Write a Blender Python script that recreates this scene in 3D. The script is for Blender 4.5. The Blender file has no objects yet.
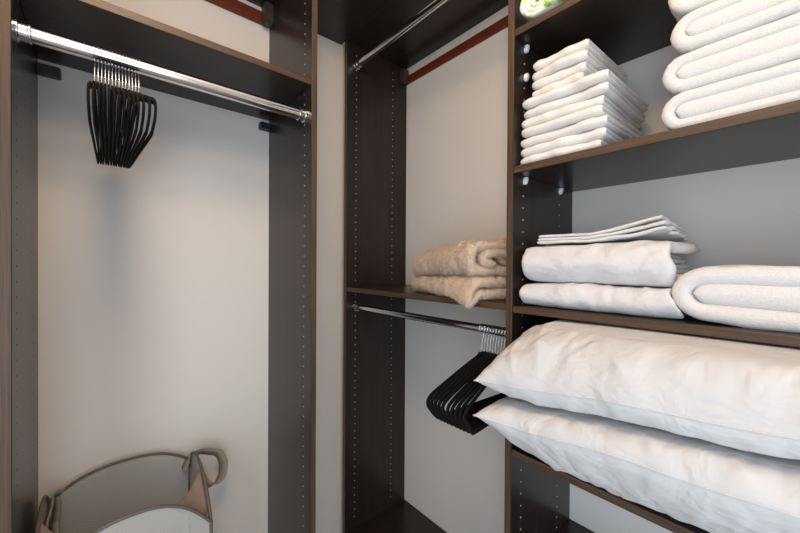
import bpy, bmesh, math, random
from mathutils import Vector, Matrix, noise
R = random.Random(7)
CZ = 1.30                                   # camera height above the floor
T = 0.019
XL, XR, YF, YA = -0.1326, 0.4898, 0.9987, 1.3616
XF, XB, YM, YD, YE = 0.8096, 1.1567, 1.3149, 0.5023, -0.262
ZL, ZT = CZ+0.5678, CZ+0.9699               # left shelf top; underside of the top boards
Z2M, ZB = CZ-0.1012, CZ-1.1792
Z0, Z1, Z2, Z3, Z4 = CZ+0.6068, CZ+0.2547, CZ-0.1052, CZ-0.4784, CZ-0.8225
XW, YS, ZC = -1.05, -1.30, 2.54             # far walls and ceiling
scn = bpy.context.scene
COL = scn.collection

# ------------------------------------------------------------------ materials
def mat(name):
    m = bpy.data.materials.new(name); m.use_nodes = True
    nt = m.node_tree; b = nt.nodes['Principled BSDF']
    return m, nt, b
def coords(nt, scale=(1,1,1), rot=(0,0,0)):
    tc = nt.nodes.new('ShaderNodeTexCoord'); mp = nt.nodes.new('ShaderNodeMapping')
    mp.inputs['Scale'].default_value = scale; mp.inputs['Rotation'].default_value = rot
    nt.links.new(tc.outputs['Object'], mp.inputs['Vector']); return mp.outputs['Vector']
def nz(nt, vec, scale, detail=3, rough=.55, dist=0):
    n = nt.nodes.new('ShaderNodeTexNoise'); n.inputs['Scale'].default_value = scale
    n.inputs['Detail'].default_value = detail; n.inputs['Roughness'].default_value = rough
    n.inputs['Distortion'].default_value = dist
    nt.links.new(vec, n.inputs['Vector']); return n.outputs['Fac']
def ramp(nt, fac, stops):
    r = nt.nodes.new('ShaderNodeValToRGB'); e = r.color_ramp.elements
    while len(e) < len(stops): e.new(.5)
    for i, (p, c) in enumerate(stops):
        e[i].position = p; e[i].color = (*c, 1)
    nt.links.new(fac, r.inputs['Fac']); return r.outputs['Color']
def bump(nt, b, h, strength, dist):
    n = nt.nodes.new('ShaderNodeBump'); n.inputs['Strength'].default_value = strength
    n.inputs['Distance'].default_value = dist
    nt.links.new(h, n.inputs['Height']); nt.links.new(n.outputs['Normal'], b.inputs['Normal'])
def plain(name, c, rough=.5, metal=0, spec=.5, ior=None):
    m, nt, b = mat(name); b.inputs['Base Color'].default_value = (*c, 1)
    b.inputs['Roughness'].default_value = rough; b.inputs['Metallic'].default_value = metal
    b.inputs['Specular IOR Level'].default_value = spec
    return m
def wood(name, axis, c0, c1, rough=.30, spec=.42):
    m, nt, b = mat(name)
    sc = [260, 260, 260]; sc[axis] = 7
    v = coords(nt, tuple(sc)); f = nz(nt, v, 1.0, 4, .6, .4)
    sc2 = [40, 40, 40]; sc2[axis] = 1.5
    f2 = nz(nt, coords(nt, tuple(sc2)), 1.0, 2)
    mx = nt.nodes.new('ShaderNodeMath'); mx.operation = 'MULTIPLY_ADD'
    nt.links.new(f, mx.inputs[0]); mx.inputs[1].default_value = .7
    m2 = nt.nodes.new('ShaderNodeMath'); m2.operation = 'MULTIPLY'; m2.inputs[1].default_value = .3
    nt.links.new(f2, m2.inputs[0]); nt.links.new(m2.outputs[0], mx.inputs[2])
    nt.links.new(ramp(nt, mx.outputs[0], [(.35, c0), (.68, c1)]), b.inputs['Base Color'])
    b.inputs['Roughness'].default_value = rough; b.inputs['Specular IOR Level'].default_value = spec
    bump(nt, b, f, .12, .0006)
    return m
DK0, DK1 = (.011, .0075, .0062), (.030, .0205, .0165)
W = [wood('espresso_wood_%s' % 'xyz'[i], i, DK0, DK1) for i in range(3)]
ED0, ED1 = (.042, .025, .015), (.115, .066, .038)
WE = [wood('espresso_edge_%s' % 'xyz'[i], i, ED0, ED1, .4) for i in range(3)]
M_hole = plain('raw_board_hole', (.62, .50, .38), .8)
M_hole_dark = plain('dark_hole', (.09, .055, .04), .8)
def wallmat():
    m, nt, b = mat('painted_wall')
    b.inputs['Base Color'].default_value = (.68, .645, .605, 1); b.inputs['Roughness'].default_value = .75
    b.inputs['Specular IOR Level'].default_value = .25
    bump(nt, b, nz(nt, coords(nt), 190, 4), .10, .0012); return m
M_wall = wallmat()
M_ceil = plain('ceiling_paint', (.78, .76, .73), .85)
M_trim = plain('white_trim', (.75, .74, .72), .45)
def floormat():
    m, nt, b = mat('beige_carpet'); v = coords(nt)
    nt.links.new(ramp(nt, nz(nt, v, 220, 3), [(.3, (.30, .26, .22)), (.7, (.46, .41, .36))]), b.inputs['Base Color'])
    b.inputs['Roughness'].default_value = .95; bump(nt, b, nz(nt, v, 500, 2), .7, .004); return m
M_floor = floormat()
M_chrome = plain('polished_chrome', (.74, .74, .75), .16, 1)
M_steel = plain('hook_steel', (.72, .73, .75), .22, 1)
M_black = plain('black_plastic', (.012, .012, .013), .38)
M_bracket = plain('dark_brown_plastic', (.045, .034, .024), .42)
M_rail = plain('rust_painted_rail', (.13, .020, .007), .5)
def velvet():
    m, nt, b = mat('black_velvet'); b.inputs['Base Color'].default_value = (.0045, .004, .004, 1)
    b.inputs['Roughness'].default_value = .85; b.inputs['Specular IOR Level'].default_value = .2
    b.inputs['Sheen Weight'].default_value = .02; b.inputs['Sheen Tint'].default_value = (.6, .45, .35, 1)
    bump(nt, b, nz(nt, coords(nt), 900, 2), .3, .0008); return m
M_velvet = velvet()
def terry(name, c0, c1, sc=420, st=.7, d=.0022):
    m, nt, b = mat(name); v = coords(nt)
    f = nz(nt, v, sc, 3, .7)
    nt.links.new(ramp(nt, f, [(.3, c0), (.65, c1)]), b.inputs['Base Color'])
    b.inputs['Roughness'].default_value = .95; b.inputs['Specular IOR Level'].default_value = .15
    b.inputs['Sheen Weight'].default_value = .15
    b.inputs['Subsurface Weight'].default_value = 0
    bump(nt, b, f, st, d); return m
M_terry = terry('white_terry', (.62, .61, .605), (.72, .71, .705))
M_terry2 = terry('white_washcloth_terry', (.71, .685, .66), (.81, .79, .765), 480, .8, .002)
M_plush = terry('tan_plush', (.62, .455, .33), (.74, .575, .44), 230, 1.0, .007)
def cotton(name, c):
    m, nt, b = mat(name); b.inputs['Base Color'].default_value = (*c, 1)
    b.inputs['Roughness'].default_value = .8; b.inputs['Specular IOR Level'].default_value = .2
    b.inputs['Sheen Weight'].default_value = .08
    v = coords(nt, (1, 1, 1)); a = nz(nt, v, 9, 3, .5, 1.2)
    v2 = coords(nt, (12, 10, 15), (.2, .3, .5)); c2 = nz(nt, v2, 1, 3, .6, .8)
    ad = nt.nodes.new('ShaderNodeMath'); ad.operation = 'ADD'
    nt.links.new(a, ad.inputs[0]); nt.links.new(c2, ad.inputs[1])
    bump(nt, b, ad.outputs[0], .55, .014); return m
M_cotton = cotton('white_cotton_sateen', (.62, .615, .615))
M_pillow = cotton('white_pillowcase', (.58, .575, .575))
def stripe():
    m, nt, b = mat('lime_and_white_terry'); v = coords(nt, (1, 1, 1), (0, 0, 0))
    f = nz(nt, v, 22, 2, .5, 1.5)
    nt.links.new(ramp(nt, f, [(.30, (.16, .36, .10)), (.38, (.55, .68, .22)), (.46, (.82, .84, .78)), (.58, (.82, .84, .80)), (.66, (.70, .76, .30))]), b.inputs['Base Color'])
    b.inputs['Roughness'].default_value = .95; bump(nt, b, nz(nt, v, 450, 3), .6, .002); return m
M_lime = stripe()
def meshfab():
    m, nt, b = mat('grey_open_mesh')
    b.inputs['Base Color'].default_value = (.44, .43, .405, 1); b.inputs['Roughness'].default_value = .7
    tc = nt.nodes.new('ShaderNodeUVMap')
    mp = nt.nodes.new('ShaderNodeMapping'); mp.inputs['Scale'].default_value = (1, 1, 1)
    mp.inputs['Rotation'].default_value = (0, 0, math.radians(38))
    nt.links.new(tc.outputs['UV'], mp.inputs['Vector'])
    outs = []
    for ax in (0, 1):
        w = nt.nodes.new('ShaderNodeTexWave'); w.wave_type = 'BANDS'; w.bands_direction = 'XY'[ax]
        w.inputs['Scale'].default_value = 95
        nt.links.new(mp.outputs['Vector'], w.inputs['Vector']); outs.append(w.outputs['Fac'])
    mi = nt.nodes.new('ShaderNodeMath'); mi.operation = 'MULTIPLY'
    nt.links.new(outs[0], mi.inputs[0]); nt.links.new(outs[1], mi.inputs[1])
    lt = nt.nodes.new('ShaderNodeMath'); lt.operation = 'GREATER_THAN'; lt.inputs[1].default_value = .46
    nt.links.new(mi.outputs[0], lt.inputs[0])
    tr = nt.nodes.new('ShaderNodeBsdfTransparent'); mx = nt.nodes.new('ShaderNodeMixShader')
    nt.links.new(lt.outputs[0], mx.inputs['Fac']); nt.links.new(b.outputs[0], mx.inputs[1]); nt.links.new(tr.outputs[0], mx.inputs[2])
    nt.links.new(mx.outputs[0], nt.nodes['Material Output'].inputs['Surface']); return m
M_mesh = meshfab()
M_bind = plain('grey_brown_binding', (.115, .092, .078), .6)
M_gusset = plain('taupe_gusset', (.25, .19, .155), .75)
M_ribbon = plain('taupe_ribbon', (.27, .235, .19), .65)
M_clear = plain('clear_plastic', (.75, .77, .80), .18)

# ------------------------------------------------------------------ builders
def link(name, me, mats, parent=None, smooth=True, loc=None):
    o = bpy.data.objects.new(name, me); COL.objects.link(o)
    for m in (mats if isinstance(mats, (list, tuple)) else [mats]): me.materials.append(m)
    if smooth:
        for p in me.polygons: p.use_smooth = True
    if parent: o.parent = parent
    if loc: o.location = loc
    return o
def to_mesh(bm, name):
    bmesh.ops.recalc_face_normals(bm, faces=bm.faces)
    me = bpy.data.meshes.new(name); bm.to_mesh(me); bm.free(); return me
def empty(name, loc, label=None, cat=None, group=None, rz=0):
    o = bpy.data.objects.new(name, None); COL.objects.link(o); o.location = loc; o.rotation_euler = (0, 0, rz)
    o.empty_display_size = .05
    tag(o, label, cat, group); return o
def tag(o, label=None, cat=None, group=None, kind=None):
    if label: o['label'] = label
    if cat: o['category'] = cat
    if group: o['group'] = group
    if kind: o['kind'] = kind
    return o
def bxa(bm, a, b, mi=0):
    vs = [bm.verts.new((x, y, z)) for x in (a[0], b[0]) for y in (a[1], b[1]) for z in (a[2], b[2])]
    fs = [(0,1,3,2),(4,6,7,5),(0,4,5,1),(2,3,7,6),(0,2,6,4),(1,5,7,3)]
    out = []
    for f in fs:
        g = bm.faces.new([vs[i] for i in f]); g.material_index = mi; out.append(g)
    return out
def board(name, a, b, grain, parent, front=None, holes=None, origin=None, bev=.0012, kind=None):
    """a..b in world; front = (axis, sign) of the edge-banded face; holes = list of (x,y,z,nx,ny,mat index)"""
    o0 = Vector(origin) if origin else Vector((0, 0, 0))
    bm = bmesh.new()
    fs = bxa(bm, Vector(a)-o0, Vector(b)-o0)
    if front:
        ax, sg = front
        bmesh.ops.recalc_face_normals(bm, faces=bm.faces)
        for f in bm.faces:
            if f.normal[ax]*sg > .9: f.material_index = 1
    bmesh.ops.bevel(bm, geom=list(bm.edges), offset=bev, segments=2, affect='EDGES', profile=.5)
    if holes:
        for (x, y, z, nx, ny, mi) in holes:
            c = Vector((x, y, z))-o0; n = Vector((nx, ny, 0)); s = Vector((-ny, nx, 0)); u = Vector((0, 0, 1))
            rr = .0022 if mi == 2 else .0020
            v1 = [bm.verts.new(c + (s*math.cos(k*math.pi/4)+u*math.sin(k*math.pi/4))*rr + n*.0004) for k in range(8)]
            v0 = [bm.verts.new(c + (s*math.cos(k*math.pi/4)+u*math.sin(k*math.pi/4))*rr - n*.0004) for k in range(8)]
            bm.faces.new(v1).material_index = mi
            for k in range(8): bm.faces.new((v0[k], v0[(k+1) % 8], v1[(k+1) % 8], v1[k])).material_index = mi
    me = to_mesh(bm, name)
    o = link(name, me, [W[grain], WE[grain], M_hole, M_hole_dark], parent, smooth=False)
    return o
def box(name, a, b, m, parent=None, bev=0.0, smooth=False):
    bm = bmesh.new(); bxa(bm, a, b)
    if bev: bmesh.ops.bevel(bm, geom=list(bm.edges), offset=bev, segments=3, affect='EDGES', profile=.5)
    return link(name, to_mesh(bm, name), m, parent, smooth)
def sweep(bm, pts, ru, rv=None, closed=False, n=10, up=None, cap=True, mi=0):
    """tube along pts; section ellipse ru (in the plane perpendicular to 'up') x rv (along 'up')"""
    rv = ru if rv is None else rv
    pts = [Vector(p) for p in pts]; N = len(pts); rings = []
    pu = Vector(up) if up else None
    prev = None
    for i, p in enumerate(pts):
        a = pts[(i-1) % N] if (closed or i > 0) else p
        b = pts[(i+1) % N] if (closed or i < N-1) else p
        t = (b-a).normalized()
        if pu is not None: w = pu
        else:
            w = prev if prev is not None else (Vector((0, 0, 1)) if abs(t.z) < .9 else Vector((1, 0, 0)))
        s = t.cross(w).normalized(); w2 = s.cross(t).normalized(); prev = w2
        r1 = ru[i] if isinstance(ru, (list, tuple)) else ru
        r2 = rv[i] if isinstance(rv, (list, tuple)) else rv
        rings.append([bm.verts.new(p + s*r1*math.cos(2*math.pi*k/n) + w2*r2*math.sin(2*math.pi*k/n)) for k in range(n)])
    M = N if closed else N-1
    for i in range(M):
        A, B = rings[i], rings[(i+1) % N]
        for k in range(n): bm.faces.new((A[k], A[(k+1) % n], B[(k+1) % n], B[k])).material_index = mi
    if not closed and cap:
        bm.faces.new(rings[0][::-1]).material_index = mi; bm.faces.new(rings[-1]).material_index = mi
def smooth_path(pts, per=8, closed=False):
    pts = [Vector(p) for p in pts]; N = len(pts); out = []
    for i in range(N if closed else N-1):
        g = lambda k: pts[k % N] if closed else pts[max(0, min(N-1, k))]
        p0, p1, p2, p3 = g(i-1), g(i), g(i+1), g(i+2)
        for j in range(per):
            t = j/per
            out.append(.5*((2*p1)+(p2-p0)*t+(2*p0-5*p1+4*p2-p3)*t*t+(-p0+3*p1-3*p2+p3)*t**3))
    if not closed: out.append(pts[-1])
    return out
def fbm(v, o=3):
    s, a = 0, 1
    for i in range(o):
        s += a*noise.noise(v); v = v*2.03 + Vector((3.1, 1.7, 5.3)); a *= .5
    return s
def ribbon(bm, path, h, L, nl=24, mapper=None, endr=None, amp=.001, freq=25, seed=0, skew=None, tipr=True, wob=.0):
    """A thick folded sheet: 2D path (p,q), half thickness h, extruded along l in [0,L]. mapper(p,l,q)->xyz.
    Closed, with rounded borders. skew(s,l)->(dp,dl,dq) moves the sheet."""
    # resample path
    P = [Vector((a, b)) for a, b in path]
    cum = [0]
    for i in range(1, len(P)): cum.append(cum[-1]+(P[i]-P[i-1]).length)
    tot = cum[-1]; step = max(.004, tot/110); ns = max(8, int(tot/step))
    S = [tot*(.5-.5*math.cos(math.pi*i/ns))*.25 + .75*tot*i/ns for i in range(ns+1)]
    extra = [h*.08, h*.3, h*.7]
    S = sorted(set([0]+extra+[s for s in S if h < s < tot-h]+[tot-e for e in extra]+[tot]))
    def at(s):
        k = 0
        while k < len(cum)-2 and cum[k+1] < s: k += 1
        t = (s-cum[k])/max(1e-9, cum[k+1]-cum[k]); return P[k].lerp(P[k+1], t)
    er = endr or h
    Ls = [0, er*.08, er*.3, er*.65]+[er+(L-2*er)*i/nl for i in range(nl+1)]+[L-er*.65, L-er*.3, L-er*.08, L]
    def rf(e, r):
        return 0 if e <= 0 else (1 if e >= r else math.sqrt(1-(1-e/r)**2))
    top, bot = [], []
    sd = Vector((seed*7.3, seed*3.1, seed*1.7))
    for s in S:
        p = at(s); a = at(max(0, s-.003)); b = at(min(tot, s+.003)); t = (b-a).normalized(); n = Vector((-t.y, t.x))
        rt, rb = [], []
        for l in Ls:
            hh = h*rf(l, er)*rf(L-l, er)
            if tipr: hh *= rf(s, h)*rf(tot-s, h)
            hh = max(hh, .0002)
            dp = dl = dq = 0
            if skew: dp, dl, dq = skew(s/tot, l/L)
            for sg, lst in ((1, rt), (-1, rb)):
                q = p + n*hh*sg
                v = Vector((q.x, l, q.y))
                d = fbm(v*freq+sd+Vector((0, 0, 9*(sg > 0))))*amp*min(1, hh/h)
                q2 = q + n*sg*d
                w = wob*noise.noise(Vector((s*9, l*6, 0))+sd)
                lst.append(bm.verts.new(mapper(q2.x+dp, l+dl+w*(1 if True else 0), q2.y+dq)))
        top.append(rt); bot.append(rb)
    n1, n2 = len(S), len(Ls)
    for i in range(n1-1):
        for j in range(n2-1):
            bm.faces.new((top[i][j], top[i+1][j], top[i+1][j+1], top[i][j+1]))
            bm.faces.new((bot[i][j], bot[i][j+1], bot[i+1][j+1], bot[i+1][j]))
    for i in range(n1-1):
        bm.faces.new((top[i][0], bot[i][0], bot[i+1][0], top[i+1][0]))
        bm.faces.new((top[i][-1], top[i+1][-1], bot[i+1][-1], bot[i][-1]))
    for j in range(n2-1):
        bm.faces.new((top[0][j], top[0][j+1], bot[0][j+1], bot[0][j]))
        bm.faces.new((top[-1][j], bot[-1][j], bot[-1][j+1], top[-1][j+1]))
def arc(cx, cy, r, a0, a1, n=12):
    return [(cx+r*math.cos(math.radians(a0+(a1-a0)*i/n)), cy+r*math.sin(math.radians(a0+(a1-a0)*i/n))) for i in range(n+1)]

# ------------------------------------------------------------------ the room
def struct(name, a, b, m): return tag(box(name, a, b, m), kind='structure')
struct('floor', (XW, YS, -.05), (XB, YA, 0), M_floor)
struct('ceiling', (XW-.1, YS-.1, ZC), (XB+.1, YA+.1, ZC+.06), M_ceil)
struct('wall_left', (XW-.1, YA, -.05), (XB+.1, YA+.1, ZC), M_wall)
struct('wall_right', (XB, YS-.1, -.05), (XB+.1, YA, ZC), M_wall)
DY0, DY1, DX0, DX1, DH = -1.0, .10, -.70, .45, 2.10
bm = bmesh.new()
bxa(bm, (XW-.1, YS, -.05), (XW, DY0, ZC)); bxa(bm, (XW-.1, DY1, -.05), (XW, YA, ZC)); bxa(bm, (XW-.1, DY0, DH), (XW, DY1, ZC))
tag(link('wall_back', to_mesh(bm, 'wall_back'), M_wall, smooth=False), kind='structure')
bm = bmesh.new()
bxa(bm, (XW, DY0-.07, 0), (XW+.015, DY0, DH+.07)); bxa(bm, (XW, DY1, 0), (XW+.015, DY1+.07, DH+.07)); bxa(bm, (XW, DY0, DH), (XW+.015, DY1, DH+.07))
tag(link('door_1', to_mesh(bm, 'door_1'), M_trim, smooth=False), kind='structure')

bm = bmesh.new()
bxa(bm, (XW-.1, YS-.1, -.05), (DX0, YS, ZC)); bxa(bm, (DX1, YS-.1, -.05), (XB, YS, ZC)); bxa(bm, (DX0, YS-.1, DH), (DX1, YS, ZC))
tag(link('wall_entrance', to_mesh(bm, 'wall_entrance'), M_wall, smooth=False), kind='structure')
bm = bmesh.new()
bxa(bm, (DX0-.07, YS, 0), (DX0, YS+.015, DH+.07)); bxa(bm, (DX1, YS, 0), (DX1+.07, YS+.015, DH+.07)); bxa(bm, (DX0, YS, DH), (DX1, YS+.015, DH+.07))
tag(link('added_door_2', to_mesh(bm, 'added_door_2'), M_trim, smooth=False), kind='structure')  # unseen second doorway, added so cool fill reaches the left wall

# ------------------------------------------------------------------ cabinet pieces
def holes_z(z0, z1): 
    k0 = math.ceil((z0-.012)/.032); out = []
    z = k0*.032+.012
    while z < z1: out.append(z); z += .032
    return out
def rod(parent, p0, p1, r, wall_dirs=True):
    """chrome closet rod with a collar near each end and a dark end cup"""
    p0, p1 = Vector(p0), Vector(p1); t = (p1-p0).normalized()
    bm = bmesh.new(); sweep(bm, [p0+t*.004, p1-t*.004], r, n=28)
    o = link('hanging_rod', to_mesh(bm, 'hanging_rod'), M_chrome, parent)
    for m_ in [o.modifiers.new('e', 'EDGE_SPLIT')]: m_.split_angle = math.radians(50)
    for q, s in ((p0, 1), (p1, -1)):
        bm = bmesh.new()
        prof = [(0, r+.006), (.003, r+.006), (.004, r+.0022), (.017, r+.002), (.018, r+.004), (.021, r+.004), (.022, r+.0006)]
        rings = []
        a = Vector((0, 0, 1)); b = t.cross(a)
        for d, rr in prof: rings.append([bm.verts.new(q+t*s*(d+.0006)+(a*math.cos(k*math.pi/12)+b*math.sin(k*math.pi/12))*rr) for k in range(24)])
        for i in range(len(rings)-1):
            for k in range(24): bm.faces.new((rings[i][k], rings[i][(k+1) % 24], rings[i+1][(k+1) % 24], rings[i+1][k]))
        c = link('rod_socket', to_mesh(bm, 'rod_socket'), M_chrome, o, smooth=False)
    return o
def support(parent, x, y, z, ny):
    """little clear cam fitting on a side panel, ny = direction into the bay"""
    bm = bmesh.new()
    sweep(bm, [(x, y+ny*.0008, z), (x, y+ny*.006, z)], .0082, n=16)
    sweep(bm, [(x, y+ny*.006, z), (x, y+ny*.0085, z)], .0050, n=12)
    bxa(bm, (x-.0045, y+ny*.001, z), (x+.0045, y+ny*.010, z+.0105))
    return link('shelf_support', to_mesh(bm, 'shelf_support'), M_clear, parent, smooth=False)

# left cabinet, on the wall at the left
cl = empty('closet_cabinet', ((XL+XR)/2, YF, 0), 'tall dark brown hanging cabinet at left with one high chrome rod over an open space', 'closet cabinet')
def P(parent): return parent
def reparent(root):
    """children were built in world coordinates: keep them there"""
    for ch in root.children:
        ch.location = ch.location - root.location
hl = [(XR, YF+.049, z, -1, 0, 2) for z in holes_z(.15, 2.22)] + [(XR, 1.252, z, -1, 0, 3) for z in holes_z(.15, 2.22)]
board('side_panel', (XR, YF, 0), (XR+T, YA-.001, ZT), 2, cl, (1, -1), hl)
hl = [(XL, YF+.049, z, 1, 0, 3) for z in holes_z(.15, 2.22)] + [(XL, 1.252, z, 1, 0, 3) for z in holes_z(.15, 2.22)]
board('side_panel', (XL-T, YF, 0), (XL, YA-.001, ZT), 2, cl, (1, -1), hl)
board('shelf', (XL+.0005, YF+.001, ZL-T), (XR-.0005, YA-.001, ZL), 0, cl, (1, -1))
board('top_board', (XL-T, YF, ZT), (XF-.0008, YA-.001, ZT+T), 0, cl, (1, -1))
rod(cl, (XL, YF+.049, CZ+.470), (XR, YF+.049, CZ+.470), .0165)
r_ = box('wall_rail', (XL+.001, YA-.012, CZ+.903), (XR-.001, YA-.001, CZ+.949), M_rail, cl, .001)
r_['label'] = 'rust red strip rail high on the wall'
for x0, x1 in ((XL+.0005, XL+.034), (XR-.034, XR-.0005)):
    bm = bmesh.new(); bxa(bm, (x0, YA-.052, CZ+.895), (x1, YA-.013, CZ+.968)); 
    bmesh.ops.bevel(bm, geom=list(bm.edges), offset=.004, segments=2, affect='EDGES')
    link('rail_bracket', to_mesh(bm, 'rail_bracket'), M_bracket, cl, smooth=False)
for x0, x1 in ((XL+.0005, XL+.046), (XR-.040, XR-.0005)):
    bm = bmesh.new(); bxa(bm, (x0, YA-.030, CZ+.505), (x1, YA-.001, CZ+.530))
    bmesh.ops.bevel(bm, geom=list(bm.edges), offset=.002, segments=2, affect='EDGES')
    link('shelf_clip', to_mesh(bm, 'shelf_clip'), M_black, cl, smooth=False)
bm = bmesh.new(); sweep(bm, [(XR-.0006, YF+.075, ZL-T-.014), (XR-.008, YF+.075, ZL-T-.014)], .008, n=16)
link('shelf_support', to_mesh(bm, 'shelf_support'), M_black, cl, smooth=False)

# middle cabinet, on the wall at the right, next to the corner
cm = empty('closet_cabinet', (XF, (YM+YD)/2, 0), 'dark brown double hanging cabinet in the corner, two chrome rods with a shelf between', 'closet cabinet')
zz = holes_z(ZB+.03, 2.24)
hl = [(XF+.049, YM, z, 0, -1, 2) for z in zz] + [(1.066, YM, z, 0, -1, 2) for z in zz]
board('side_panel', (XF, YM, 0), (XB-.001, YM+T, ZT), 2, cm, (0, -1), hl)
board('top_board', (XF, YD+T+.0005, ZT), (XB-.001, YM+T, ZT+T), 1, cm, (0, -1))
board('shelf', (XF+.001, YD+T+.0005, Z2M-T), (XB-.001, YM-.0005, Z2M), 1, cm, (0, -1))
board('base_shelf', (XF+.001, YD+T+.0005, ZB-T), (XB-.001, YM-.0005, ZB), 1, cm, (0, -1))
board('toe_kick', (XF+.045, YD+T+.0005, 0), (XF+.045+T, YM-.0005, ZB-T-.0005), 1, cm, (0, -1))
rod(cm, (XF+.049, YD+T, CZ+.879), (XF+.049, YM, CZ+.879), .0135)
rod(cm, (XF+.049, YD+T, CZ-.190), (XF+.049, YM, CZ-.190), .0125)
r_ = box('wall_rail', (XB-.012, YD+T+.001, CZ+.890), (XB-.001, YM-.001, CZ+.926), M_rail, cm, .001)
r_['label'] = 'rust red strip rail high on the wall'
for y0, y1 in ((YM-.030, YM-.0005), (YD+T+.0005, YD+T+.030)):
    bm = bmesh.new(); bxa(bm, (XB-.052, y0, CZ+.885), (XB-.013, y1, CZ+.95))
    bmesh.ops.bevel(bm, geom=list(bm.edges), offset=.004, segments=2, affect='EDGES')
    link('rail_bracket', to_mesh(bm, 'rail_bracket'), M_bracket, cm, smooth=False)

# right cabinet of shelves
cr = empty('closet_cabinet', (XF, (YD+YE)/2, 0), 'dark brown cabinet of open shelves at right holding towels, bedding and pillows', 'closet cabinet')
zz = holes_z(.15, 2.24)
hl = [(XF+.049, YD, z, 0, -1, 2) for z in zz if z < Z0] + [(1.066, YD, z, 0, -1, 2) for z in zz if z < Z0]
board('side_panel', (XF, YD, 0), (XB-.001, YD+T, ZT+T), 2, cr, (0, -1), hl)
board('side_panel', (XF, YE-T, 0), (XB-.001, YE, ZT+T), 2, cr, (0, -1))
for nm, z in (('shelf', Z0), ('shelf', Z1), ('shelf', Z2), ('shelf', Z3), ('shelf', Z4), ('base_shelf', ZB)):
    board(nm, (XF+.001, YE+.0005, z-T), (XB-.001, YD-.0005, z), 1, cr, (0, -1))
board('top_board', (XF+.001, YE+.0005, ZT), (XB-.001, YD-.0005, ZT+T), 1, cr, (0, -1))
board('toe_kick', (XF+.045, YE+.0005, 0), (XF+.045+T, YD-.0005, ZB-T-.0005), 1, cr, (0, -1))
for z in (Z0-T-.014, CZ+.498, Z1-T-.013): support(cr, XF+.053, YD, z-.0, -1)
for z in (Z1-T-.012, ): support(cr, 1.066, YD, z, -1)
for root in (cl, cm, cr): reparent(root)

# ------------------------------------------------------------------ hangers
def hanger_proto(name, label, group, h=.128, rodr=.0165):
    """hanger in its local YZ plane, origin at the centre of the rod; near arm toward -Y"""
    root = empty(name, (0, 0, 0), label, 'clothes hanger', group)
    pk = -.078
    half = [(0, 0, pk+.002), (0, .030, pk-.006), (0, .085, pk-.026), (0, .150, pk-.052), (0, .194, pk-.070), (0, .211, pk-.082),
            (0, .213, pk-.095), (0, .203, pk-.110), (0, .182, pk-h+.007), (0, .160, pk-h)]
    pts = half + [(0, .05, pk-h), (0, -.05, pk-h)] + [(0, -y, z) for _, y, z in half[::-1]][:-1]
    path = smooth_path(pts, 5, closed=True)
    bm = bmesh.new(); sweep(bm, path, .0068, .0024, closed=True, n=8, up=(1, 0, 0))
    bxa(bm, (-.0021, -.016, pk-.006), (.0021, .016, pk+.010))
    link('hanger_body', to_mesh(bm, 'hanger_body'), M_velvet, root)
    rr = rodr+.0016
    pth = [(0, 0, pk+.008), (0, 0, pk+.030)] + [(0, rr*math.cos(math.radians(a)), rr*math.sin(math.radians(a))) for a in (-50, -25, 0, 30, 60, 90, 120, 150, 180, 205)]
    pth.insert(2, (0, .004, -rr-.012))
    bm = bmesh.new(); sweep(bm, smooth_path(pth, 4), .0013, n=8, up=(1, 0, 0))
    link('hook', to_mesh(bm, 'hook'), M_steel, root)
    return root
def copy_tree(o):
    c = o.copy(); COL.objects.link(c)
    for ch in o.children:
        d = ch.copy(); COL.objects.link(d); d.parent = c
    return c
hp = hanger_proto('clothes_hanger', 'slim black velvet hanger with steel hook in the bunch on the high left rod', 'black hangers on the high left rod')
NH = 14
for i in range(NH):
    o = hp if i == 0 else copy_tree(hp)
    f = i/(NH-1)
    o.location = (-.013+.080*f, YF+.049, CZ+.470)
    o.rotation_euler = (0, 0, math.radians(-1.5+3.6*f+R.uniform(-.2, .2)))
    if f > .8: o.rotation_euler.z += math.radians(1.2*(f-.8)*5)
    if i == 0: tag(o, 'black velvet hanger at the left end of the bunch on the high left rod')
    if i == NH-1: tag(o, 'black velvet hanger at the right end of the bunch on the high left rod')
hq = hanger_proto('clothes_hanger', 'slim black velvet hanger with steel hook bunched on the low corner rod by the pillows', 'black hangers on the low corner rod', .140, .0125)
NQ = 10
for i in range(NQ):
    o = hq if i == 0 else copy_tree(hq)
    f = i/(NQ-1)
    g = 0 if i < 6 else .006
    o.location = (XF+.049, .632-.084*f-g*(1-f)*0, CZ-.190)
    o.rotation_euler = (0, 0, math.radians(-90-3+8.5*f+(1.0 if i > 4 else 0)))
    if i == 0: tag(o, 'black velvet hanger farthest from the pillows on the low corner rod')
    if i == NQ-1: tag(o, 'black velvet hanger nearest the pillows on the low corner rod')

# ------------------------------------------------------------------ towels
def cloth(name, build, m, label, cat, group=None, origin=(0, 0, 0), rz=0):
    bm = bmesh.new(); build(bm)
    o = link(name, to_mesh(bm, name), m); o.location = origin; o.rotation_euler = (0, 0, rz)
    return tag(o, label, cat, group)
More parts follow.
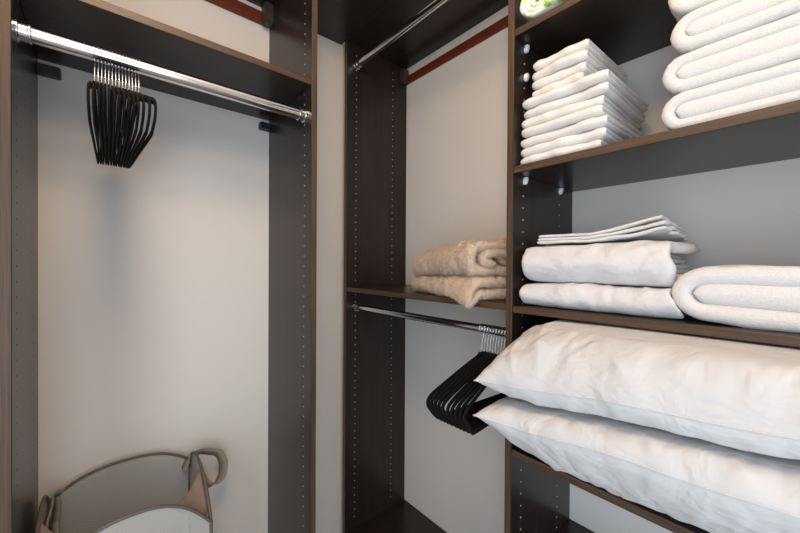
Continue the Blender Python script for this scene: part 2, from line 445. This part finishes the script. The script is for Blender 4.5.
# small folded towels, folds facing out
zc = Z1+.0004
stackinfo = [(.499, .300, 0), (.499, .300, 0), (.498, .297, .0), (.494, .298, 0), (.497, .299, 0), (.494, .292, .0), (.492, .290, 0),
             (.474, .345, .0), (.476, .342, 0), (.477, .338, 0), (.472, .335, 0)]
names_ord = ['bottom', 'second from the bottom', 'third from the bottom', 'fourth from the bottom', 'fifth from the bottom', 'sixth from the bottom',
             'top of the wide ones', 'lowest narrow one', 'second narrow one', 'third narrow one', 'topmost']
for i, (y1, y0, _) in enumerate(stackinfo):
    th = .0245 if i < 7 else .0240
    h = th/4*.98
    L = y1-y0+R.uniform(-.004, .007); D = .27
    if i >= 7: D = .245
    def build(bm, h=h, L=L, D=D, i=i):
        x0 = R.uniform(0, .005)
        pth = [(D-.004, -h)] + arc(x0+h, 0, h, 270, 90, 8) + [(D, h)]
        def mp(p, l, q):
            sag = -.0012*math.sin(l/L*math.pi)
            rag = .010*noise.noise(Vector((l*17, i*3.3, 0)))+.003*noise.noise(Vector((l*50, i*5.3, 2)))
            return Vector((p+rag, l-L, q+th_/2+sag*0))
        th_ = th
        ribbon(bm, pth, h*.98, L, 14, mp, endr=h*3.2, amp=.0021, freq=34, seed=i+1)
    o = cloth('hand_towel', build, M_terry2, 'small folded white towel in the tall stack, %s' % names_ord[i], 'towel',
              'small white towels stacked beside the divider', (.828+.003*(i % 3)+(.015 if i >= 7 else 0), y1-.002, zc), R.uniform(-.022, .022)-(.0 if i < 7 else .03))
    zc += th
# bath towels with the fold at the left
zc = Z1+.0004
bt = ['bottom one', 'second one up', 'third one up', 'topmost in view']
for i in range(4):
    th = .072
    a = .0245; h = .0117
    yl = [.194, .194, .180, .184][i]
    L = yl+.235
    def build(bm, i=i, L=L):
        D = .285
        pth = [(L, -a)] + arc(a+h, 0, a, 270, 90, 14) + [(L, a)]
        # p runs to the right (-Y), l runs to the back (+X)
        def mp(p, l, q): 
            w = .004*noise.noise(Vector((p*5, i*5.5, 0)))
            return Vector((l+w, -p, q*(1+.03*noise.noise(Vector((p*7, l*7, i))))+th/2))
        ribbon(bm, pth, h, D, 26, mp, endr=.0085, amp=.0016, freq=16, seed=20+i)
        ribbon(bm, [(a+h-(a-h)+.001, .0005), (L-.01, 0)], a-h+.0034, D-.004, 26, lambda p, l, q: mp(p, l+.0002, q), endr=.008, amp=.0006, freq=16, seed=40+i)
    cloth('bath_towel', build, M_terry, 'thick folded white bath towel in the stack on the upper right shelf, %s' % bt[i], 'towel',
          'thick white bath towels on the upper right shelf', (.826, yl, zc), R.uniform(-.01, .01))
    zc += th+.0006
# big folded white blanket on the middle right shelf
def build(bm):
    a, h, D, L = .0350, .0175, .30, .42
    pth = [(L, -a)] + arc(a+h, 0, a, 270, 90, 16) + [(L, a)]
    def mp(p, l, q):
        w = .010*noise.noise(Vector((p*4, 2, 7))); hump = 1+.05*noise.noise(Vector((p*6, l*5, 3)))
        tp = 1-.16*max(0, 1-p/.10)
        return Vector((l+w, -p, (q*tp+.0525)*hump))
    ribbon(bm, pth, h, D, 30, mp, endr=.014, amp=.003, freq=13, seed=61)
    def sk(s, l): return (0, 0, .003*math.sin(s*17))
    ribbon(bm, [(a+h-(a-h)*.95, .002), (L-.01, .001)], a-h+.0050, D-.006, 30, lambda p, l, q: mp(p, l+.001, q), endr=.013, amp=.0012, freq=13, seed=62)
cloth('folded_blanket', build, M_terry, 'large thick folded white towelling blanket at the right of the middle shelf', 'blanket', None, (.822, .176, Z2+.0004))
# sheets
def bundle(yl, L, th, turns, seed, fold_h, D=.26, rag=.014, taper=.0):
    def build(bm):
        h = fold_h
        pts = [(D-.01, -th/2+h)] + arc(th/2, 0, th/2-h, 270, 90, 14) + [(D, th/2-h)]
        def mk(dz):
            def mp(p, l, q):
                # l=0 at the left, L at the right; p from front to back
                e = max(0, (l/L-.80)/.20)
                r1 = rag*e*noise.noise(Vector((p*9, q*26, seed)))*2
                lf = max(0, 1-l/.03)
                zz = (q*(1-.10*lf-taper*e)+th/2)
                w0 = noise.noise(Vector((p*5, l*5, seed))); rg = max(0, 1-3.2*abs(noise.noise(Vector((p*7+q*22, l*15+2*w0, seed+3)))))
                pz = (.0035*noise.noise(Vector((p*9, l*11, seed)))+.0030*rg)*(1 if q > 0 else .0)
                fx = -.0040*rg+.004*noise.noise(Vector((l*7, q*30, seed)))+.022*e*abs(noise.noise(Vector((q*30, l*10, seed))))
                return Vector((p+fx, -l-r1, max(.0006, zz+pz)))
            return mp
        ribbon(bm, pts, h, L, 34, mk(0), endr=.010, amp=.0026, freq=14, seed=seed)
        ih = (th/2-2*h)
        if ih > .003:
            n = turns
            hh = ih/n*.96
            for k in range(n):
                zc_ = -ih+ih/n*(2*k+1)
                ribbon(bm, [(th/2-.004+.006*k, zc_), (D-.01, zc_)], hh, L-.014-.005*k, 30, mk(0), endr=hh, amp=.0022, freq=20, seed=seed+k+3)
    return build
cloth('folded_sheet', bundle(.492, .330, .059, 2, 71, .0095), M_cotton, 'folded white sheet lying lowest in the bedding pile on the middle shelf', 'bed sheet', 'folded bedding beside the divider', (.822, .492, Z2+.0006), .0)
cloth('folded_sheet', bundle(.487, .315, .094, 4, 82, .0125, rag=.008), M_cotton, 'thickest folded white duvet cover, second in the bedding pile on the middle shelf', 'duvet cover', 'folded bedding beside the divider', (.818, .485, Z2+.0615), .015)
def build(bm):
    L, D = .262, .20
    for k in range(3):
        h = .0036
        def mp(p, l, q, k=k):
            f = l/L
            rise = .034*max(0, (f-.45)/.55)**1.3*(.55+.45*k/2) * max(.1, 1-(p-.0)/.30)
            w = .010*max(0, f-.5)*noise.noise(Vector((p*20, l*22, k*3.0)))
            return Vector((p+.010*noise.noise(Vector((l*8, k, 1))) + .02*f, -l+.012*f*noise.noise(Vector((p*25, k*9, 4))), q+.0045+k*.0076+rise+w))
        pth = [(D, -.0)] + [(.004*k, 0)]
        ribbon(bm, pth, h, L-.004*k, 40, mp, endr=.004, amp=.0012, freq=22, seed=90+k)
cloth('folded_pillowcase', build, M_cotton, 'thin folded white pillowcases ruffled at one end on top of the bedding pile', 'pillowcase', 'folded bedding beside the divider', (.835, .450, Z2+.157), .0)

# tan plush throw on the corner shelf
TH = math.radians(-20); TX, TY = .878, .985
def build(bm):
    L = .395
    def mp(p, l, q):
        b = 1+.09*noise.noise(Vector((l*6, p*6, 2)))
        grow = .90+.17*l/L
        lf = .72+.28*min(1, (l/L)/.10)
        x = p+.014*noise.noise(Vector((l*7, q*14, 8))); wx = TX+x*math.cos(TH)+l*math.sin(TH)
        z = max(.001, q*b*lf*grow)
        over = max(0, min(1, (.808-wx)/.045)); z -= .034*over*over*(3-2*over)*max(0, 1-q/.14)
        return Vector((x, -l, z))
    kw = dict(amp=.0055, freq=34)
    ribbon(bm, [(.205, .0150)] + arc(.040, .0310, .0155, 270, 90, 12) + [(.205, .0465)], .0145, L, 60, mp, endr=.020, seed=101, **kw)
    ribbon(bm, [(.215, .0760)] + arc(.060, .1080, .0320, 270, 90, 16) + [(.150, .141), (.20, .147)], .0150, L-.006, 60, mp, endr=.022, seed=102, **kw)
    ribbon(bm, [(.10, .092), (.070, .098), (.062, .108), (.075, .119), (.11, .121), (.19, .120)], .0105, L+.004, 50, mp, endr=.016, seed=103, **kw)
    ribbon(bm, [(.125, .104), (.20, .104)], .0095, L-.010, 40, mp, endr=.016, seed=104, **kw)
    ribbon(bm, [(.13, .158), (.21, .160)], .0090, .22, 30, lambda p, l, q: mp(p, l+L-.235, q*.98), endr=.014, seed=105, **kw)
def fur(bm, n, ln, wd):
    bmesh.ops.recalc_face_normals(bm, faces=bm.faces)
    fs = list(bm.faces); ar = [f.calc_area() for f in fs]; cs = R.choices(range(len(fs)), weights=ar, k=n)
    for k in cs:
        f = fs[k]; nn = f.normal; vs = f.verts; a, b = R.random(), R.random()
        p = vs[0].co.lerp(vs[1].co, a).lerp(vs[-1].co.lerp(vs[-2].co, a), b)
        jit = Vector((R.uniform(-1, 1), R.uniform(-1, 1), R.uniform(-1, .5)))
        sd_ = nn.cross(jit).normalized()*wd
        tip = p+(nn+jit*.75).normalized()*ln*R.uniform(.6, 1.15)
        bm.faces.new((bm.verts.new(p-sd_-nn*.001), bm.verts.new(p+sd_-nn*.001), bm.verts.new(tip)))
def build_fur(bm):
    build(bm); fur(bm, 80000, .0052, .0010)
cloth('plush_throw', build_fur, M_plush, 'fluffy tan plush throw folded on the corner shelf above the low rod', 'blanket', None, (TX, TY, Z2M+.001), TH)

# lime and white beach towels rolled on the top visible shelf
def rolled(Rr, turns, L, seed):
    def build(bm):
        pts = []; n = int(turns*22); r0 = .008; h = (Rr-r0)/(turns)/2*.92
        for i in range(n+1):
            a = 2*math.pi*turns*i/n; r = r0+(Rr-r0-h)*i/n
            pts.append((r*math.cos(a+2.2), r*math.sin(a+2.2)))
        ribbon(bm, pts, h, L, 16, lambda p, l, q: Vector((l+.004*noise.noise(Vector((p*30, q*30, seed))), p*1.10, q*.92+Rr*.93)), endr=h, amp=.0018, freq=26, seed=seed)
    return build
lim = [('rolled lime and white towel standing against the divider on the highest open shelf', .441, .052), ('middle one of three rolled lime and white towels on the highest open shelf', .332, .045), ('rolled lime and white towel farthest from the divider on the highest open shelf', .232, .044)]
for k, (lb, y, rr) in enumerate(lim):
    cloth('rolled_towel', rolled(rr, 3.2, .24, 120+k), M_lime, lb, 'towel', 'rolled towels on the highest open shelf', (XF+.004+.01*k, y, Z0+.001), 0)

# ------------------------------------------------------------------ pillows
def pillow(name, label, x0, x1, y0, y1, zmid, ht, hb, seed, zlo, zhi, zedge, slim=False):
    nu, nv = 150, 210
    bm = bmesh.new(); top, bot = [], []
    cx, cy, ax, ay = (x0+x1)/2, (y0+y1)/2, (x1-x0)/2, (y1-y0)/2
    sd = Vector((seed, seed*2.1, 0))
    def remap(t): return math.sin(t*math.pi/2)*.55+t*.45
    for i in range(nu+1):
        u = remap(-1+2*i/nu); rt, rb = [], []
        for j in range(nv+1):
            v = remap(-1+2*j/nv)
            f = max(0, 1-abs(u)**2.6)**.56*max(0, 1-abs(v)**5)**.50
            fb = f if not slim else max(0, 1-abs(u)**1.7)**.72*max(0, 1-abs(v)**3.8)**.62
            px = cx+ax*u*(1-.060*(1-v**4)*(abs(u)**3)*1.0); py = cy+ay*v*(1-.035*(1-u**4)*(abs(v)**3))
            zm = zedge(u, v)
            edge = max(abs(u)**6, abs(v)**8)
            # creases: sharp-sided ridges that run in from the borders and fade toward the middle
            q0 = Vector((px*4, py*4, seed)); w1 = noise.noise(q0)
            def ridge(x, y, z): return max(0, 1-abs(noise.noise(Vector((x, y, z))))*4.0)**1.3
            pk = .35+.65*max(abs(v)**2.5, abs(u)**3)
            d = .006*w1
            d += .0120*pk*ridge(px*3+1.5*w1, py*11+2.2*w1, seed+9)
            d += .0090*pk*ridge(px*6+py*5+w1, (py-px)*9+2*w1, seed+4)
            d += .0016*ridge(px*11, py*26+4*w1, seed+14)*pk
            d -= .0085*pk*ridge(px*5-2*w1, py*17+px*6, seed+20)
            d *= min(1, f*1.8)
            dc = .010*noise.noise(Vector((px*4+5, py*4, seed)))*min(1, f*1.6)
            zt_ = zm+ht*f+d+dc; zb_ = zm-hb*fb-d*.8+dc*.3
            k = .012
            hi, lo = zhi(v), zlo(v)
            zt_ = hi-k*math.log(1+math.exp((hi-zt_)/k)) if (hi-zt_)/k < 30 else zt_
            zb_ = lo+k*math.log(1+math.exp((zb_-lo)/k)) if (zb_-lo)/k < 30 else zb_
            wx = .004*noise.noise(Vector((px*3, py*22, seed+2)))*abs(u)**3
            if i in (0, nu) or j in (0, nv):
                vv = bm.verts.new((px+wx, py, zm)); rt.append(vv); rb.append(vv)
            else:
                rt.append(bm.verts.new((px+wx, py, zt_))); rb.append(bm.verts.new((px+wx, py, zb_)))
        top.append(rt); bot.append(rb)
    for i in range(nu):
        for j in range(nv):
            bm.faces.new((top[i][j], top[i+1][j], top[i+1][j+1], top[i][j+1]))
            q = (bot[i][j], bot[i][j+1], bot[i+1][j+1], bot[i+1][j])
            bm.faces.new(q)
    rim = [top[i][0].co.copy() for i in range(nu+1)] + [top[nu][j].co.copy() for j in range(1, nv+1)] + \
          [top[i][nv].co.copy() for i in range(nu-1, -1, -1)] + [top[0][j].co.copy() for j in range(nv-1, 0, -1)]
    o = link(name, to_mesh(bm, name), M_pillow); tag(o, label, 'pillow', 'pillows on the lower shelf')
    bm = bmesh.new(); sweep(bm, rim[::2], .0016, n=6, closed=True, up=(0, 0, 1))
    link('seam', to_mesh(bm, 'seam'), M_pillow, o)
    return o
def rise(v): return (1-v)/1.33
def ze2(u, v): return CZ-.340+.032*rise(v)+.006*noise.noise(Vector((v*2.2, 1, 0)))
def ze1(u, v): return CZ-.262+.050*rise(v)+.007*noise.noise(Vector((v*2.0, 5, 0)))
def contact(v): return CZ-.308+.050*rise(v)
pillow('pillow', 'plump white pillow on top, pressed up under the middle shelf', .640, 1.135, -.235, .493, 0, .15, .085, 3.3, lambda v: contact(v)+.001, lambda v: Z2-T-.004, ze1)
pillow('pillow', 'plump white pillow underneath, resting on the lower shelf and sagging over its edge', .636, 1.13, -.235, .491, 0, .085, .158, 8.1, lambda v: Z3+.002, lambda v: contact(v)-.001, ze2, True)

# ------------------------------------------------------------------ laundry hamper
HX0, HX1, HY0, HY1, HT = -.112, .222, 1.035, 1.335, .655
hm = empty('laundry_hamper', ((HX0+HX1)/2, (HY0+HY1)/2, 0), 'grey mesh collapsible laundry hamper with taupe ribbon handles on the floor at left', 'laundry hamper')
o0 = hm.location.copy()
corners = [Vector((HX0, HY1, 0)), Vector((HX1, HY1, 0)), Vector((HX1, HY0, 0)), Vector((HX0, HY0, 0))]
CZS = [HT-.008, HT-.008, HT-.048, HT-.048]      # rim height at the four corners: the front ones dip
def topz(s, k=0): # s in 0..1 along side k
    u = abs(2*s-1); a, b = CZS[k], CZS[(k+1) % 4]
    return a+(b-a)*s+(HT+.050-(a+b)/2)*(1-u**2.5)
for k in range(4):
    A, B = corners[k], corners[(k+1) % 4]; nrm = Vector(((B-A).y, -(B-A).x, 0)).normalized()
    cen = Vector(((HX0+HX1)/2, (HY0+HY1)/2, 0)); 
    if ((A+B)/2-cen).dot(nrm) < 0: nrm = -nrm
    L = (B-A).length; n, m = 36, 24
    def pt(s, t):
        z = .012+(topz(s, k)-.012)*t
        bulge = .010*(1-(2*s-1)**2)*math.sin(math.pi*t)
        return A.lerp(B, s)+nrm*bulge+Vector((0, 0, z))-Vector((o0.x, o0.y, 0))
    bm = bmesh.new(); uv = bm.loops.layers.uv.new('UVMap')
    g = [[bm.verts.new(pt(i/n, j/m)) for j in range(m+1)] for i in range(n+1)]
    for i in range(n):
        for j in range(m):
            f = bm.faces.new((g[i][j], g[i+1][j], g[i+1][j+1], g[i][j+1]))
            for lp, (a, b) in zip(f.loops, ((i, j), (i+1, j), (i+1, j+1), (i, j+1))): lp[uv].uv = (a/n*L, b/m*.65)
    me = bpy.data.meshes.new('mesh_panel'); bm.to_mesh(me); bm.free()
    link('mesh_panel', me, M_mesh, hm)
    # wire loop round the panel under its binding
    loop = [pt(i/40, 1) for i in range(41)] + [pt(1, t) for t in (.9, .7, .5, .3, .1)] + [pt(1-i/12, 0) for i in range(13)] + [pt(0, t) for t in (.1, .3, .5, .7, .9)]
    bm = bmesh.new(); sweep(bm, loop, .0042, .0042, closed=True, n=8)
    link('wire_binding', to_mesh(bm, 'wire_binding'), M_bind, hm)
# taupe fabric flaps across the two front corners, and the dipping rim between the wire loops
for sx, xc in ((1, HX1), (-1, HX0)):
    bm = bmesh.new(); n = 10; grid = []
    for i in range(n+1):
        # from the side rim to the front rim, all strips meeting in the corner
        a = i/n
        ps = Vector((xc, HY0+.42*(HY1-HY0)*(1), topz(.58, 1)-.002)); pf = Vector((xc-sx*.30*(HX1-HX0), HY0+.003, topz(.30, 2)-.006))
        e = ps.lerp(pf, a)-Vector((0, 0, .030*math.sin(math.pi*a)))
        cc = Vector((xc-sx*.003, HY0+.004, HT-.052))
        grid.append([bm.verts.new(cc.lerp(e, t/5)-Vector((o0.x, o0.y, 0))-Vector((0, 0, 0))) for t in range(1, 6)])
    for i in range(n):
        for t in range(4): bm.faces.new((grid[i][t], grid[i+1][t], grid[i+1][t+1], grid[i][t+1]))
    me = bpy.data.meshes.new('corner_gusset'); bm.to_mesh(me); bm.free()
    g_ = link('corner_gusset', me, M_gusset, hm)
    sol = g_.modifiers.new('s', 'SOLIDIFY'); sol.thickness = .0012
b_ = box('base_panel', (HX0-o0.x+.004, HY0-o0.y+.004, .001), (HX1-o0.x-.004, HY1-o0.y-.004, .007), M_gusset, hm, .002)
def strap(pts, wv, w=.012, th=.0009):
    path = smooth_path(pts, 8); bm = bmesh.new(); n = len(path); rows = []
    for i, p in enumerate(path):
        a = path[max(0, i-1)]; b = path[min(n-1, i+1)]; t = (b-a).normalized()
        wd = Vector(wv[0]).lerp(Vector(wv[1]), i/(n-1)); wd = (wd-t*wd.dot(t)).normalized(); nn = t.cross(wd)
        rows.append([bm.verts.new(p+wd*w*s1+nn*th*s2) for s1, s2 in ((1, 1), (1, -1), (-1, -1), (-1, 1))])
    for i in range(n-1):
        for k in range(4): bm.faces.new((rows[i][k], rows[i][(k+1) % 4], rows[i+1][(k+1) % 4], rows[i+1][k]))
    bm.faces.new(rows[0]); bm.faces.new(rows[-1][::-1])
    return link('ribbon_handle', to_mesh(bm, 'ribbon_handle'), M_ribbon, hm, smooth=True)
C = Vector((HX1-o0.x, HY1-o0.y, 0))
strap([C+Vector(p) for p in ((-.022, -.03, HT-.022), (-.004, -.028, HT+.012), (.026, -.03, HT+.022), (.056, -.028, HT+.010), (.082, -.03, HT-.005),
       (.094, -.034, HT-.040), (.088, -.038, HT-.078), (.062, -.04, HT-.098), (.038, -.038, HT-.082), (.024, -.03, HT-.055), (.008, -.022, HT-.040))], ((.45, -.45, .75), (.75, -.55, .30)), .0155)
strap([C+Vector(p) for p in ((.004, -.012, HT+.012), (.006, -.014, HT-.015), (.004, -.016, HT-.05), (.006, -.016, HT-.085))], ((.8, -.5, 0), (.8, -.5, 0)), .008)
C = Vector((HX0-o0.x, HY1-o0.y, 0))
strap([C+Vector(p) for p in ((.030, -.02, HT+.020), (.012, -.035, HT+.025), (.010, -.065, HT+.010), (.004, -.100, HT-.012), (.004, -.135, HT-.045), (.006, -.150, HT-.09),
       (.010, -.14, HT-.125), (.018, -.11, HT-.14), (.02, -.07, HT-.10), (.012, -.03, HT-.05))], ((.3, -.4, .85), (.7, -.4, .5)), .013)
strap([C+Vector(p) for p in ((.018, -.02, HT+.012), (.020, -.022, HT-.02), (.016, -.024, HT-.06), (.02, -.024, HT-.11))], ((.8, -.5, 0), (.8, -.5, 0)), .009)

# ------------------------------------------------------------------ ceiling lamp and daylight from the doorway and an added second one
LX, LY = .03, .12
lamp = empty('ceiling_lamp', (LX, LY, ZC), 'round flush ceiling lamp with a frosted dome above the closet floor', 'lamp')
bm = bmesh.new(); sweep(bm, [(0, 0, -.001), (0, 0, -.022)], .23, n=48)
link('lamp_base', to_mesh(bm, 'lamp_base'), M_trim, lamp, smooth=False)
bm = bmesh.new(); rings = []
for i in range(9):
    a = math.radians(90*i/8); rr = .22*math.cos(a); zz_ = -.022-.055*math.sin(a)
    rings.append([bm.verts.new((rr*math.cos(k*math.pi/20), rr*math.sin(k*math.pi/20), zz_)) for k in range(40)] if i < 8 else [bm.verts.new((0, 0, zz_))])
for i in range(7):
    for k in range(40): bm.faces.new((rings[i][k], rings[i][(k+1) % 40], rings[i+1][(k+1) % 40], rings[i+1][k]))
for k in range(40): bm.faces.new((rings[7][k], rings[7][(k+1) % 40], rings[8][0]))
m_em, nt, b = mat('lit_frosted_glass'); b.inputs['Base Color'].default_value = (.9, .85, .75, 1)
b.inputs['Emission Color'].default_value = (1, .72, .47, 1); b.inputs['Emission Strength'].default_value = 4
link('lamp_shade', to_mesh(bm, 'lamp_shade'), m_em, lamp)
def area(name, loc, rot, sx, sy, power, color, shape='RECTANGLE'):
    l = bpy.data.lights.new(name, 'AREA'); l.shape = shape; l.size = sx; l.size_y = sy; l.energy = power; l.color = color
    o = bpy.data.objects.new(name, l); COL.objects.link(o); o.location = loc; o.rotation_euler = rot; return o
pl = bpy.data.lights.new('lamp_light', 'POINT'); pl.energy = 25; pl.color = (1.0, .68, .43); pl.shadow_soft_size = .17
po = bpy.data.objects.new('lamp_light', pl); COL.objects.link(po); po.location = (LX, LY, ZC-.20)
area('doorway_daylight_fill', (XW-.06, (DY0+DY1)/2, 1.05), (0, math.radians(-90), 0), 2.0, DY1-DY0-.04, 29, (.76, .885, 1.0))
area('doorway_daylight_fill', ((DX0+DX1)/2, YS-.06, 1.05), (math.radians(90), 0, 0), DX1-DX0-.04, 2.0, 21, (.76, .885, 1.0))  # added fill behind the second doorway, brightens the left wall
w = bpy.data.worlds.new('World'); scn.world = w; w.use_nodes = True
w.node_tree.nodes['Background'].inputs['Color'].default_value = (.58, .6, .65, 1)
w.node_tree.nodes['Background'].inputs['Strength'].default_value = .4

# ------------------------------------------------------------------ camera
f_px, yaw, pit, rol = 350.27, math.radians(49.6247), math.radians(-.3795), math.radians(.3198)
fw = Vector((math.cos(yaw)*math.cos(pit), math.sin(yaw)*math.cos(pit), math.sin(pit)))
rt_ = Vector((math.sin(yaw), -math.cos(yaw), 0)); up = rt_.cross(fw)
r2 = rt_*math.cos(rol)+up*math.sin(rol); u2 = -rt_*math.sin(rol)+up*math.cos(rol)
cd = bpy.data.cameras.new('camera'); cam = bpy.data.objects.new('camera', cd); COL.objects.link(cam)
cd.sensor_width = 36; cd.lens = f_px*36/800; cd.clip_start = .02
M3 = Matrix((r2, u2, -fw)).transposed()
cam.matrix_world = Matrix.Translation((0, 0, CZ)) @ M3.to_4x4()
scn.camera = cam
scn.view_settings.view_transform = 'Standard'; scn.view_settings.look = 'None'
scn.view_settings.gamma = 1; scn.view_settings.use_curve_mapping = False
scn.view_settings.exposure = 0.0
